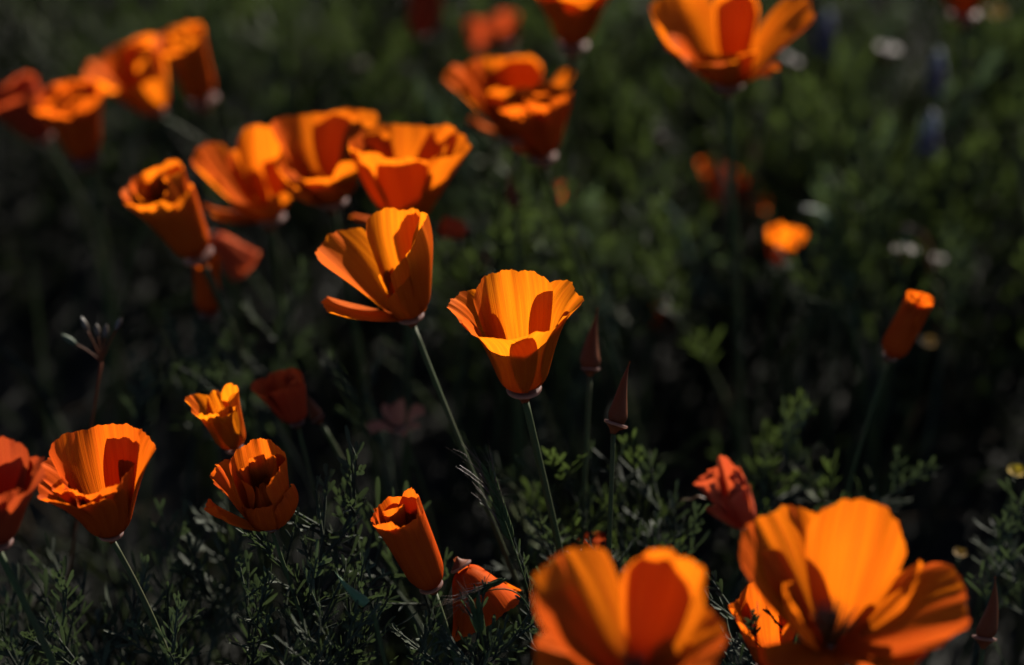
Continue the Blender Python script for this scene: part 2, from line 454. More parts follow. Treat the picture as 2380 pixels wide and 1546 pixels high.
# F
flower('poppy cup leaning over the small closed tube, front in dark shade', (462, 594), 1.14, (-.42, 0),
       [P(180, L=230, W=115, phi=(72, 4, 4, 20), ruf=.045), P(272, L=222, W=125, phi=(72, 10, 16, 26), ruf=.035),
        P(2, L=182, W=125, phi=(72, 14, 10, 6), ruf=.025), P(90, L=222, W=108, phi=(72, 6, 2, 6), ruf=.05), P(8, L=168, W=62, phi=(72, 14, 8, 4), ruf=.03, off=6), P(135, L=215, W=60, phi=(68, 2, -2, 12), ruf=.09, off=9), P(230, L=205, W=60, phi=(68, 6, 4, 14), ruf=.08, off=9)],
       seed=17, mat=MID)
# G
flower('small closed poppy tube standing under the leaning cup', (486, 728), 1.16, (-.02, 0),
       [P(180, L=148, W=90, phi=(60, 0, -3, 4), ruf=.04), P(270, L=140, W=87, phi=(60, 0, -3, 6), ruf=.04),
        P(0, L=118, W=90, phi=(60, 0, -3, 2), ruf=.03), P(90, L=132, W=84, phi=(60, 0, -3, 10), ruf=.05), P(60, L=140, W=44, phi=(55, -2, -8, 0), ruf=.12, off=8), P(220, L=142, W=44, phi=(55, -2, -8, 0), ruf=.12, off=10)],
       seed=19, mat=DEEP, recsc=.6)
# H
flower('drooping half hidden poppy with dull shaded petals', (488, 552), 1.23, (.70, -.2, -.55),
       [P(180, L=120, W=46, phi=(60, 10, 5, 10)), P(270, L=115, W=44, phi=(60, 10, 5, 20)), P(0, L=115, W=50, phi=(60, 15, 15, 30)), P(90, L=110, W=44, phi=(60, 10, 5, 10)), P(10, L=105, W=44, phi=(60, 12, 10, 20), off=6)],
       seed=23, mat=RED_SHADED, recsc=.5)
# I
flower('crumple topped orange poppy cup overlapping a dark leaning one', (200, 370), 1.27, (-.15, 0),
       [P(185, L=180, W=100, phi=(72, 12, 10, 26), ruf=.06), P(272, L=174, W=105, phi=(72, 14, 14, 34), ruf=.06),
        P(5, L=150, W=108, phi=(72, 14, 8, 6), ruf=.045), P(92, L=176, W=100, phi=(72, 12, 10, 24), ruf=.05), P(358, L=136, W=80, phi=(72, 14, 6, 2), ruf=.06, off=6)] +
       [P(a, L=l, W=58, phi=(70, 8, 2, q), ruf=.13, off=o) for a, l, q, o in ((230, 165, 20, 8), (140, 160, 16, 10), (40, 158, 4, 14), (310, 160, 6, 14))],
       seed=29, mat=DEEP)
# J
flower('dark shaded poppy leaning away behind the crumple topped cup', (104, 322), 1.31, (-.50, -.05),
       [P(185, L=150, W=94, phi=(68, 18, 12, 18)), P(275, L=150, W=94, phi=(68, 18, 14, 24)), P(5, L=150, W=100, phi=(68, 18, 12, 6)), P(92, L=145, W=88, phi=(68, 14, 8, 12)), P(0, L=140, W=80, phi=(68, 16, 10, 6), off=6)],
       seed=31, mat=RED_SHADED, recsc=.6)
# K
flower('wide open orange poppy with a bowl shaped petal facing out', (366, 260), 1.31, (-.32, .02),
       [P(178, L=172, W=96, phi=(76, 20, 16, 20), ruf=.03), P(262, L=186, W=86, phi=(80, 30, 30, 34), ruf=.03),
        P(340, L=120, W=74, phi=(82, 38, 22, 10), ruf=.03), P(85, L=160, W=76, phi=(76, 8, 2, 10), ruf=.03), P(165, L=165, W=60, phi=(76, 20, 16, 16), ruf=.03, off=-7)],
       seed=37, mat=MID, recsc=.6, stem=[(400, 268, 1.31), (450, 288, 1.31), (505, 315, 1.315)])
# L
flower('tall narrow orange poppy tube beside the bowl shaped one', (472, 232), 1.30, (-.22, .02),
       [P(185, L=178, W=92, phi=(66, 4, 4, 12), ruf=.045), P(268, L=172, W=88, phi=(66, 8, 12, 40), ruf=.03),
        P(355, L=138, W=95, phi=(66, 6, 0, 0), ruf=.03), P(85, L=176, W=82, phi=(66, 4, 4, 8), ruf=.04), P(345, L=140, W=56, phi=(66, 6, 0, 0), ruf=.03, off=6), P(120, L=172, W=50, phi=(62, 2, -4, 6), ruf=.10, off=9), P(230, L=168, W=50, phi=(62, 2, -4, 6), ruf=.10, off=10)],
       seed=41, mat=MID)
# M
flower('dark bellied orange poppy with bright out-turned petal tips', (1202, 320), 1.25, (-.06, .10),
       [P(165, L=188, W=100, phi=(76, 20, 8, 4), ruf=.025), P(172, L=180, W=95, phi=(76, 20, 8, 4), ruf=.025, off=-7), P(254, L=212, W=84, phi=(80, 34, 40, 50), ruf=.03, k=1.1),  # second back petal added outside the first to shade it
        P(222, L=200, W=70, phi=(80, 26, 30, 40), ruf=.03), P(335, L=140, W=100, phi=(80, 30, 14, 4), ruf=.03), P(92, L=190, W=54, phi=(80, 36, 34, 40), ruf=.025, k=1.4), P(285, L=110, W=46, phi=(86, 70, 56, 30), ruf=.06),
        P(0, L=150, W=80, phi=(76, 26, 10, 2), ruf=.03, off=6), P(300, L=120, W=50, phi=(78, 30, 20, 10), ruf=.03, off=6)],
       seed=43, mat=MID)
# N
flower('crumpled orange poppy cup in front of the dark bellied one', (1262, 364), 1.19, (-.12, .02),
       [P(185, L=165, W=88, phi=(70, 12, 6, 14), ruf=.09), P(268, L=160, W=80, phi=(70, 14, 14, 24), ruf=.10),
        P(345, L=130, W=66, phi=(70, 18, 8, 0), ruf=.08), P(85, L=166, W=92, phi=(70, 22, 14, 4), ruf=.09), P(300, L=75, W=38, phi=(84, 60, 50, -20), ruf=.08)] +
       [P(a, L=l, W=56, phi=(68, 12, 2, q), ruf=.15, off=o) for a, l, q, o in ((40, 152, 8, 5), (210, 150, 10, 8), (130, 155, 0, 10), (350, 140, -6, 12))],
       stem=[(1262, 420, 1.195), (1285, 490, 1.20), (1330, 570, 1.21)], seed=47, mat=DEEP, recsc=.9)
# O
flower('smooth orange poppy cup with two pale pink collar spots', (1332, 104), 1.24, (0, 0),
       [P(185, L=240, W=125, phi=(70, 18, 24, 40), ruf=.02), P(272, L=230, W=115, phi=(70, 18, 26, 46), ruf=.03),
        P(10, L=190, W=112, phi=(70, 18, 24, 46), ruf=.045), P(90, L=230, W=112, phi=(70, 18, 26, 42), ruf=.02), P(350, L=165, W=70, phi=(70, 18, 22, 30), ruf=.05, off=6)],
       seed=53, mat=MID)
# P
flower('big open orange poppy with a pale curled rim and upright petals', (1692, 196), 1.19, (-.03, -.03),
       [P(250, L=258, W=150, phi=(82, 46, 40, 8), ruf=.02, k=1.1), P(100, L=256, W=96, phi=(80, 34, 40, 52), ruf=.02, k=.7),
        P(165, L=220, W=60, phi=(78, 16, 10, 16), ruf=.02), P(160, L=212, W=56, phi=(78, 16, 10, 16), ruf=.02, off=-7),  # doubled back petal, the outer one added to darken the gap
        P(316, L=170, W=104, phi=(82, 46, 30, 78), ruf=.03, e=.1, k=1.1), P(20, L=138, W=84, phi=(82, 38, 22, 20), ruf=.02), P(62, L=128, W=44, phi=(86, 62, 44, 80), ruf=.04), P(0, L=130, W=80, phi=(80, 36, 24, 30), ruf=.02, off=7)],
       seed=59, mat=MID, stem=[(1695, 250, 1.195), (1700, 320, 1.20)])
# Q
flower('orange poppy base with two pale collar spots above the grey blue lupine', (2240, 34), 1.33, (-.05, 0),
       [P(185, L=210, W=100, phi=(66, 18, 22, 34)), P(272, L=210, W=100, phi=(66, 20, 22, 36)), P(5, L=180, W=100, phi=(66, 20, 22, 30)), P(90, L=210, W=100, phi=(66, 20, 22, 34))],
       seed=61, mat=DEEP)
# R
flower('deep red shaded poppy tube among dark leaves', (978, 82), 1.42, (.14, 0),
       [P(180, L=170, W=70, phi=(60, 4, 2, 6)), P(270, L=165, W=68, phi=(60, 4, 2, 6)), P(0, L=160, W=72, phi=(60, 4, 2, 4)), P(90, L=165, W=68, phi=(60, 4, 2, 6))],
       seed=67, mat=RED_SHADED, recsc=.45)
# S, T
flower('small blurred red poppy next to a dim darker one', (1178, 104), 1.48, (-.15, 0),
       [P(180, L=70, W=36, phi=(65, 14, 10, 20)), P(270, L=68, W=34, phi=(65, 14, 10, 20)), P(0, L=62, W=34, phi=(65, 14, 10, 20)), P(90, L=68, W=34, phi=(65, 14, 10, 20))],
       seed=71, mat=RED_SHADED, recsc=.5)
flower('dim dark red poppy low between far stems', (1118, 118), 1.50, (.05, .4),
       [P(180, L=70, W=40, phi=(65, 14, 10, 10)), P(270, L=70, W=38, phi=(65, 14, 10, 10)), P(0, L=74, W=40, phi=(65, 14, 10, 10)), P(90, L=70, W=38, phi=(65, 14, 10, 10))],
       seed=73, mat=RED_SHADED, recsc=.4)
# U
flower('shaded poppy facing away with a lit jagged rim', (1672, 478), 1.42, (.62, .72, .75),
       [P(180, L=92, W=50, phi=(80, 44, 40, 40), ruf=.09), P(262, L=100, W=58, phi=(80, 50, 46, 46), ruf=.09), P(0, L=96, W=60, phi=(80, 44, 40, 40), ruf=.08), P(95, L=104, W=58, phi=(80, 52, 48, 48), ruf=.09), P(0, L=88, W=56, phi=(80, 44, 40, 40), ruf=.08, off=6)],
       seed=79, mat=SHADED, recsc=.4)
# V
flower('small crinkled bright orange poppy in deep shade', (1812, 608), 1.27, (.05, 0),
       [P(180, L=86, W=40, phi=(65, 10, 6, -16), ruf=.09), P(270, L=84, W=40, phi=(65, 14, 8, -20), ruf=.09), P(0, L=69, W=40, phi=(65, 18, 10, -10), ruf=.08), P(90, L=84, W=40, phi=(65, 22, 26, 20), ruf=.09), P(45, L=66, W=30, phi=(65, 20, 20, 20), ruf=.09)],
       seed=83, mat=MID, recsc=.5)
# W
flower('single closed orange poppy tube on a long bare slanting stem', (2068, 828), 1.09, (.42, .02),
       [P(180, L=170, W=96, phi=(60, 0, -3, 0), ruf=.03), P(270, L=166, W=93, phi=(60, 0, -3, 0), ruf=.035), P(0, L=152, W=99, phi=(60, 0, -3, -2), ruf=.02), P(90, L=164, W=93, phi=(60, 0, -3, 0), ruf=.035), P(130, L=158, W=56, phi=(55, -2, -8, -8), ruf=.08), P(230, L=156, W=46, phi=(55, -2, -9, -8), ruf=.09), P(0, L=146, W=70, phi=(58, 0, -4, -3), ruf=.03, off=5), P(60, L=168, W=44, phi=(52, -3, -9, -4), ruf=.12, off=9), P(300, L=164, W=44, phi=(52, -3, -9, -4), ruf=.12, off=12), P(180, L=166, W=40, phi=(52, -4, -10, -2), ruf=.13, off=14)],
       stem=[(2050, 870, 1.09), (2020, 950, 1.09), (1992, 1045, 1.09)], seed=89, mat=DEEP, recsc=.5)
# X
flower('small flared orange poppy with a split rim above the crumpled double one', (545, 1042), 1.035, (-.22, 0),
       [P(190, L=140, W=46, phi=(66, 8, 8, 16), ruf=.05, e=.4, p=1.6), P(258, L=160, W=62, phi=(66, 12, 16, 26), ruf=.035, e=.25),
        P(330, L=132, W=56, phi=(66, 12, 12, 14), ruf=.05), P(95, L=158, W=52, phi=(66, 4, 2, 10), ruf=.05, e=.3), P(20, L=130, W=44, phi=(66, 6, 4, 8), ruf=.05)],
       seed=97, recsc=.6)
# X2
flower('dull shaded poppy cup behind the small flared one', (690, 982), 1.07, (-.25, .10),
       [P(185, L=122, W=62, phi=(72, 16, 10, 12), ruf=.02), P(262, L=130, W=56, phi=(72, 20, 22, 30), ruf=.02), P(345, L=112, W=70, phi=(72, 18, 12, 6), ruf=.02), P(90, L=125, W=54, phi=(72, 4, 0, 4), ruf=.02), P(0, L=112, W=60, phi=(72, 16, 10, 6), off=6)],
       stem=[(690, 1020, 1.07), (705, 1070, 1.07), (722, 1115, 1.07)], seed=101, mat=RED_SHADED, recsc=.5)
# Y
flower('crumpled double orange poppy with many ragged overlapping petals', (630, 1224), .985, (-.12, -.02),
       [P(182, L=205, W=100, phi=(78, 14, 6, 10), ruf=.035, jag=.02), P(250, L=190, W=72, phi=(80, 26, 18, 34), ruf=.06, jag=.02),
        P(92, L=185, W=85, phi=(80, 20, 0, -4), ruf=.04), P(288, L=165, W=48, phi=(84, 54, 44, 20), ruf=.06, jag=.025, k=1.4),
        P(2, L=110, W=110, phi=(88, 46, 6, -18), ruf=.07, jag=.025), P(215, L=165, W=72, phi=(76, 12, -4, 20), ruf=.07, r0=8, jag=.02), P(20, L=135, W=72, phi=(78, 14, -18, 2), ruf=.07, r0=8, jag=.025),
        P(62, L=135, W=62, phi=(86, 48, 14, -34), ruf=.05), P(150, L=190, W=60, phi=(76, 8, -6, 4), ruf=.06, r0=8)],
       stem=[(648, 1270, .985), (662, 1320, .985), (682, 1370, .985)], seed=103, mat=DEEP, recsc=.55)
# Z
flower('wide orange poppy bowl with a folded front petal and dark shadowed inside', (258, 1240), .975, (-.08, -.03),
       [P(178, L=250, W=138, phi=(80, 16, 16, 30), ruf=.03, crease=-.04), P(272, L=228, W=112, phi=(82, 24, 30, 44), ruf=.045, jag=.018),
        P(322, L=200, W=82, phi=(82, 26, 18, 32), ruf=.06, jag=.02), P(50, L=196, W=118, phi=(82, 22, 8, 6), ruf=.03, jag=.016), P(112, L=252, W=100, phi=(80, 18, 20, 38), ruf=.025), P(345, L=190, W=70, phi=(82, 24, 12, 14), ruf=.05, jag=.02), P(20, L=150, W=90, phi=(82, 24, 10, 8), ruf=.03, off=6), P(300, L=205, W=60, phi=(80, 22, 14, 40), ruf=.07, jag=.02, off=5)],
       stem=[(285, 1250, .98), (310, 1305, .98), (338, 1370, .98)], seed=107, mat=DEEP, recsc=.8)
# AA
flower('reddish poppy bowl next to the wide bowl with the folded petal', (-6, 1258), .935, (.02, -.02),
       [P(178, L=238, W=112, phi=(78, 16, 14, 26), ruf=.03), P(275, L=225, W=110, phi=(78, 22, 24, 34), ruf=.03), P(350, L=190, W=110, phi=(78, 22, 8, 4), ruf=.03), P(75, L=232, W=92, phi=(78, 18, 22, 34), ruf=.03), P(20, L=170, W=90, phi=(78, 22, 8, 6), ruf=.03, off=6), P(120, L=200, W=70, phi=(78, 16, 16, 26), ruf=.03, off=-6)],
       stem=[(22, 1310, .935)], seed=109, mat=RED_SHADED)
# BB
flower('tightly furled orange poppy tube leaning over feathery leaves', (1002, 1362), .985, (-.36, .05),
       [P(185, L=232, W=130, phi=(68, 5, 2, 2), ruf=.03, off=3), P(262, L=226, W=105, phi=(68, 7, 5, 6), ruf=.05, off=0), P(12, L=210, W=130, phi=(68, 7, 4, 1), ruf=.010, off=-6), P(100, L=246, W=70, phi=(68, 5, 2, 4), ruf=.02, off=-2),
        P(5, L=196, W=85, phi=(68, 6, 3, 1), ruf=.02, off=2), P(240, L=225, W=60, phi=(62, 2, -5, -4), ruf=.10, off=6), P(330, L=200, W=70, phi=(66, 6, 2, 2), ruf=.04, off=4)],
       stem=[(1018, 1405, .985), (1040, 1465, .983), (1066, 1546, .98)], stem_rad=12, seed=113, mat=DEEP, recsc=.8)
# CC nodding
flower('nodding poppy hanging face down with its pink collar on top', (1072, 1318), 1.0, (.48, -.30, -.70),
       [P(0, L=150, W=105, phi=(70, 30, 22, 16), ruf=.02), P(90, L=158, W=92, phi=(70, 30, 30, 40), ruf=.03), P(180, L=158, W=100, phi=(70, 28, 34, 50), ruf=.03), P(270, L=140, W=84, phi=(70, 26, 14, 10), ruf=.02), P(10, L=142, W=88, phi=(70, 28, 20, 14), ruf=.03, off=6), P(300, L=138, W=70, phi=(70, 28, 18, 14), ruf=.03, off=6)],  # last two inner petals added to darken the front
       stem=[(1062, 1290, 1.0), (1040, 1300, 1.005), (1020, 1400, 1.01)], seed=127, mat=DEEP, recsc=.75)
# DD
flower('largest open orange poppy with rounded petals spread like a fan', (1474, 1580), .845, (-.02, -.12),
       [P(140, L=318, W=122, phi=(78, 34, 20, 24), ruf=.025, e=.24, p=2.6, k=.85), P(238, L=338, W=150, phi=(80, 44, 34, 34), ruf=.025, e=.22, p=2.6, k=.8),
        P(290, L=258, W=112, phi=(84, 62, 58, 50), ruf=.03, e=.24, p=2.6, k=.8), P(92, L=236, W=120, phi=(84, 50, 50, 60), ruf=.02, e=.24, p=2.6, k=.9), P(15, L=200, W=110, phi=(84, 60, 60, 60), ruf=.02, e=.24, p=2.6, k=.8),
        P(156, L=296, W=96, phi=(78, 35, 21, 22), ruf=.03, e=.24, p=2.6, k=.85, off=-9), P(254, L=290, W=92, phi=(80, 46, 36, 30), ruf=.03, e=.24, p=2.6, k=.8, off=-10), P(75, L=160, W=80, phi=(84, 48, 40, 40), ruf=.02, k=.9, off=-8)],  # outer petals added to block sun and shade those in front
       seed=131, mat=MID, stamens=20)
# EE
flower('big open orange poppy showing shade-darkened stamens and barred petal shadows', (1930, 1500), .885, (.03, -.12),
       [P(232, L=330, W=140, phi=(80, 46, 40, 44), ruf=.03, e=.2, p=2.8, k=.9), P(168, L=338, W=128, phi=(78, 32, 28, 36), ruf=.035, e=.24, p=2.6, k=.9),
        P(98, L=325, W=150, phi=(82, 58, 56, 66), ruf=.03, e=.2, p=2.8, k=.85), P(290, L=215, W=105, phi=(86, 48, 24, -14), ruf=.03, e=.24, p=2.6, k=1.15), P(338, L=195, W=100, phi=(86, 70, 72, 78), ruf=.03, e=.24, p=2.6, k=.8),
        P(124, L=280, W=58, phi=(80, 46, 42, 46), ruf=.05, e=.45, p=1.8, k=.85, off=-9), P(244, L=258, W=46, phi=(80, 42, 36, 38), ruf=.03, k=.9, off=-8), P(60, L=240, W=92, phi=(84, 64, 64, 72), ruf=.03, e=.24, p=2.6, k=.85)],  # first two are outer petals added to cast the shadow bars
       seed=137, mat=MID, stamens=34)
# FF
flower('low poppy glowing behind a dark leaf sprig beside the barred one', (1792, 1545), .955, (-.12, 0),
       [P(180, L=200, W=72, phi=(74, 14, 10, 16), ruf=.04), P(270, L=180, W=72, phi=(74, 18, 12, 16), ruf=.04), P(0, L=100, W=76, phi=(78, 30, 16, 10), ruf=.04), P(90, L=178, W=72, phi=(74, 18, 12, 16), ruf=.04)],
       seed=139, mat=DEEP)
# GG
WILTED = flower('wilting reddish poppy with twisted crumpled petals and a dry thread', (1732, 1222), .915, (-.30, 0),
       [P(185, L=168, W=62, phi=(60, 2, -2, -10), ruf=.11), P(262, L=162, W=52, phi=(60, 16, 4, 14), ruf=.12), P(335, L=130, W=52, phi=(60, 20, 8, 10), ruf=.12), P(80, L=155, W=60, phi=(60, 8, -6, -14), ruf=.10), P(20, L=128, W=42, phi=(60, 12, 0, 0), ruf=.12), P(305, L=115, W=34, phi=(70, 34, 26, 10), ruf=.12)],
       seed=149, mat=WILT, recsc=.5, stem=[(1745, 1275, .935), (1756, 1340, .965), (1762, 1420, 1.0)])
# small dim ones
flower('dark red petal cluster low behind the largest poppy', (1385, 1315), 1.07, (-.1, .3),
       [P(180, L=70, W=40, phi=(60, 14, 10, 10)), P(270, L=70, W=40, phi=(60, 14, 10, 10)), P(0, L=74, W=44, phi=(60, 14, 10, 10)), P(90, L=70, W=40, phi=(60, 14, 10, 10))], seed=151, mat=RED_SHADED, recsc=.4)
flower('flattened dark red poppy seen edge on beside the splayed one', (1086, 537), 1.17, (-.8, -.2, .25),
       [P(180, L=58, W=24, phi=(50, 6, 2, 4)), P(270, L=58, W=24, phi=(50, 6, 2, 4)), P(0, L=60, W=26, phi=(50, 6, 2, 4)), P(90, L=58, W=24, phi=(50, 6, 2, 4))], seed=157, mat=RED_SHADED, recsc=.3,
       stem=[(1105, 560, 1.17), (1132, 592, 1.17)])
flower('shrivelled brown pink poppy head in the dark hollow', (935, 1000), 1.12, (-.35, .1),
       [P(180, L=62, W=30, phi=(70, 30, 40, 70), ruf=.14), P(265, L=68, W=28, phi=(75, 40, 60, 90), ruf=.14), P(20, L=50, W=26, phi=(80, 60, 80, 100), ruf=.14), P(95, L=60, W=26, phi=(75, 40, 60, 100), ruf=.14)], seed=163, mat=FADED, recsc=.45)
flower('tiny dark orange poppy half sunk in far leaves', (1308, 466), 1.40, (0, .2),
       [P(a, L=30, W=18, phi=(60, 14, 10, 10)) for a in (0, 90, 180, 270)], seed=167, mat=RED_SHADED, recsc=.3)
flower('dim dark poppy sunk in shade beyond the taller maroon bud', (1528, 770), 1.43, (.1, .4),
       [P(a, L=60, W=34, phi=(60, 14, 10, 6)) for a in (0, 90, 180, 270)], seed=179, mat=SHADED, recsc=.3)
#widened
#FLOWERS-END

# ------------------------------------------------------------------ buds
def bud(label, base, tip, d, wid, stem=None, mat=BUDM, seed=1, rec=True, group='slender poppy buds', dz=0.0, recsc=.75):
    b = at(base[0], base[1], d); t = at(tip[0], tip[1], d + dz)
    Ax = (t - b); Ln = Ax.length; Ax.normalize()
    c = CAM - b; C = (c - Ax * c.dot(Ax)).normalized(); R = Ax.cross(C).normalized()
    u = S(d)
    org = Vector((b.x, b.y, 0))
    root = empty('poppy_bud', org, label, 'bud', group)
    prof = []
    for i in range(19):
        s = i / 18
        r = wid * u * (.72 + .28 * math.sin(min(1, s / .14) * math.pi / 2)) * (1 if s < .14 else max(.04, (1 - (s - .14) / .86) ** 1.12))
        prof.append((r, s * Ln))
    bendf = lambda z: .05 * Ln * math.sin(z / Ln * 3.0 + seed)
    V, F = lathe_arrays(prof, 16, Ax, R, C, b - org, bend=lambda z: bendf(z) - bendf(0))
    obj('cap', mesh_from('cap', V, F, mat), root)
    if rec: add_receptacle(root, org, b, Ax, C, R, u, recsc)
    add_stem(root, org, b, Ax, u, [at(*p) for p in stem] if stem else None, 8.5, .8)
    return root
bud('sharply focused maroon pointed bud with a pale pink collar', (1432, 984), (1477, 845), 1.0, 23,
    stem=[(1428, 1040, 1.0), (1420, 1120, 1.0), (1417, 1215, 1.0)], seed=2, recsc=.78)
bud('slightly blurred taller maroon bud behind the sharp one', (1372, 856), (1379, 716), 1.055, 24,
    stem=[(1368, 920, 1.055), (1360, 1020, 1.055), (1357, 1125, 1.055)], seed=4, recsc=.62)
bud('dim maroon bud with two white collar spots, near the barred poppy', (2288, 1482), (2308, 1340), .95, 24,
    stem=[(2283, 1520, .95), (2276, 1575, .95)], seed=6, recsc=.78)
bud('dark thin bud hanging under the crumpled cup', (1195, 470), (1188, 385), 1.18, 16, seed=9, recsc=.5)
bud('horn shaped bright green bud among feathery leaves', (852, 1404), (779, 1326), .962, 14, mat=GREENBUD, seed=3, rec=False,
    stem=[(880, 1440, .965), (892, 1490, .967)], group='green poppy buds')

# ------------------------------------------------------------------ feathery leaves
def ribbon(base, d, side, up, ln, wd, bend, rows=5):
    """one narrow lobe with a rounded tip and a shallow channel"""
    V, F = [], []
    prof = (.55, .8, 1.0, .95, .55)
    n = rows
    for i in range(n):
        t = i / (n - 1) * .94
        c = base + d * (ln * t) + up * (bend * ln * t * t)
        hw = wd * np.interp(t, (0, .3, .65, .88, 1.0), (.5, .7, 1.0, .9, .35))
        V += [c - side * hw + up * hw * .35, c, c + side * hw + up * hw * .35]
    V.append(base + d * ln + up * (bend * ln))
    for i in range(n - 1):
        for j in range(2):
            F.append((i * 3 + j, i * 3 + j + 1, i * 3 + j + 4, i * 3 + j + 3))
    e = (n - 1) * 3
    F += [(e, e + 1, e + 3 * 1), (e + 1, e + 2, e + 3)]
    return V, F

def unit(v):
    return v / (np.linalg.norm(v) + 1e-12)

def make_frond(seed, H=.10, n_pin=7, lob=5, thick=1.0, rows=5):
    """returns (stalk arrays, [leaflet arrays]) of one divided leaf, rooted at the origin"""
    rng = np.random.default_rng(seed)
    lean = rng.uniform(-.25, .25, 2)
    path = np.array([[lean[0] * H * t * t, lean[1] * H * t * t, H * t] for t in np.linspace(0, 1, 9)])
    stalk = tube_arrays(path, [.0011 * thick, .0010 * thick, .0007 * thick, .0004 * thick], 5, False)
    leaflets = []
    az0 = rng.uniform(0, 6.28)
    for i in range(n_pin):
        t = .34 + .62 * (i / (n_pin - 1)) if n_pin > 1 else .9
        c = np.array([np.interp(t, np.linspace(0, 1, 9), path[:, j]) for j in range(3)])
        az = az0 + (i % 2) * math.pi + rng.uniform(-.6, .6)
        spread = rng.uniform(.55, .95) * (1 - .55 * (t - .34))
        d = unit(np.array([math.cos(az) * spread, math.sin(az) * spread, 1.0]))
        ln = H * rng.uniform(.26, .38) * (1.15 - .55 * (t - .3))
        if i == n_pin - 1: d = unit(np.array([lean[0] * 2, lean[1] * 2, 1.0])); ln *= .8
        parts = []
        sd = unit(np.cross(d, np.array([rng.uniform(-.3, .3), rng.uniform(-.3, .3), 1.0]) + 1e-3))
        up = unit(np.cross(sd, d))
        mid = np.array([c + d * ln * q for q in (0, .35, .7, .9)])
        parts.append(tube_arrays(mid, [.0007 * thick, .0006 * thick, .0005 * thick], 4, False))
        m = lob
        for k in range(m):
            q = .22 + .68 * k / max(1, m - 1)
            b = c + d * ln * q
            sgn = 1 if k % 2 else -1
            ang = rng.uniform(.45, .85) * sgn
            if k == m - 1: ang *= .3
            ld = unit(d * math.cos(ang) + sd * math.sin(ang) + up * rng.uniform(-.3, .3))
            ls = unit(np.cross(ld, up + sd * rng.uniform(-.5, .5)))
            lu = unit(np.cross(ls, ld))
            ll = ln * rng.uniform(.32, .52)
            parts.append(ribbon(b, ld, ls, lu, ll, .00095 * thick * rng.uniform(.8, 1.25), rng.uniform(-.15, .35), rows))
            if rng.random() < .55:
                a2 = -sgn * rng.uniform(.5, .8)
                l2 = unit(ld * math.cos(a2) + ls * math.sin(a2))
                parts.append(ribbon(b + ld * ll * .45, l2, unit(np.cross(l2, lu)), lu, ll * .5, .0008 * thick, .15, rows))
        leaflets.append(join(parts))
    return stalk, leaflets

FROND_T = {}
def frond_meshes(seed, mat):
    key = (seed, mat.name)
    if key not in FROND_T:
        st, lf = make_frond(seed, .10, 6 + seed % 3, 5, 1.25)
        FROND_T[key] = (mesh_from('stalk', *st, mat), [mesh_from('leaflet', *l, mat) for l in lf])
    return FROND_T[key]

def frond(px, py, d, h, lean=(0, 0), seed=0, mat=None, rot=0.0, label=None, group=None):
    """a leaf whose tip stands at the given point; the stalk runs down to the ground"""
    mat = LEAFN if mat in (None, LEAF) else mat
    tip = at(px, py, d)
    sc = h / .10
    ft = Vector((tip.x - lean[0] * h, tip.y - lean[1] * h, max(0.0, tip.z - h)))
    root = empty('feathery_leaf', (ft.x, ft.y, -.005), label or 'grey green feathery poppy leaf rising over dark ground cover', 'leaf', group or 'feathery poppy leaves')
    st, lfs = frond_meshes(seed % 9, mat)
    ax = Vector((lean[0], lean[1], 1)).normalized()
    q = Vector((0, 0, 1)).rotation_difference(ax)
    import mathutils
    q = q @ mathutils.Quaternion((0, 0, 1), rot)
    def put(o):
        o.location = (0, 0, ft.z + .005)
        o.rotation_mode = 'QUATERNION'; o.rotation_quaternion = q
        o.scale = (sc, sc, sc)
    o = obj('stalk', st, root); put(o)
    for l in lfs:
        o = obj('leaflet', l, root); put(o)
    if ft.z > .004:
        V, F = tube_arrays([(0, 0, 0), (-.002, .002, ft.z * .5), (0, 0, ft.z + .006)], [.0013, .0012, .0011], 6, False)
        obj('leafstalk', mesh_from('leafstalk', V, F, mat), root)
    return root

LANDMARKS = [(225, 1120, 'the wide poppy bowl'), (580, 1150, 'the crumpled double poppy'), (940, 1250, 'the furled poppy tube'), (1120, 1390, 'the nodding poppy'),
             (1450, 1420, 'the largest open poppy'), (1990, 1350, 'the barred open poppy'), (1265, 1120, 'the central poppy stem'), (1420, 1090, 'the two maroon bud stems'),
             (1690, 1150, 'the wilting poppy'), (1990, 1000, 'the leaning tube stem'), (2360, 1103, 'the small bright yellow flower'), (815, 1365, 'the green horn shaped bud'),
             (1760, 1430, 'the low glowing poppy'), (50, 1140, 'the reddish poppy bowl'), (1670, 80, 'the big open poppy with curled rim'), (1920, 80, 'the tallest lupine'), (2180, 170, 'the grey blue lupine'),
             (2160, 310, 'the white and violet lupine'), (1330, 60, 'the smooth cup with collar spots'), (1180, 240, 'the dark bellied poppy'), (430, 150, 'the tall narrow tube'), (980, 50, 'the deep red tube'), (800, 300, 'the touching pair'), (1700, 430, 'the shaded poppy with lit rim')]
def landmark(px, py):
    return min(LANDMARKS, key=lambda q: (q[0] - px) ** 2 + (q[1] - py) ** 2)[2]

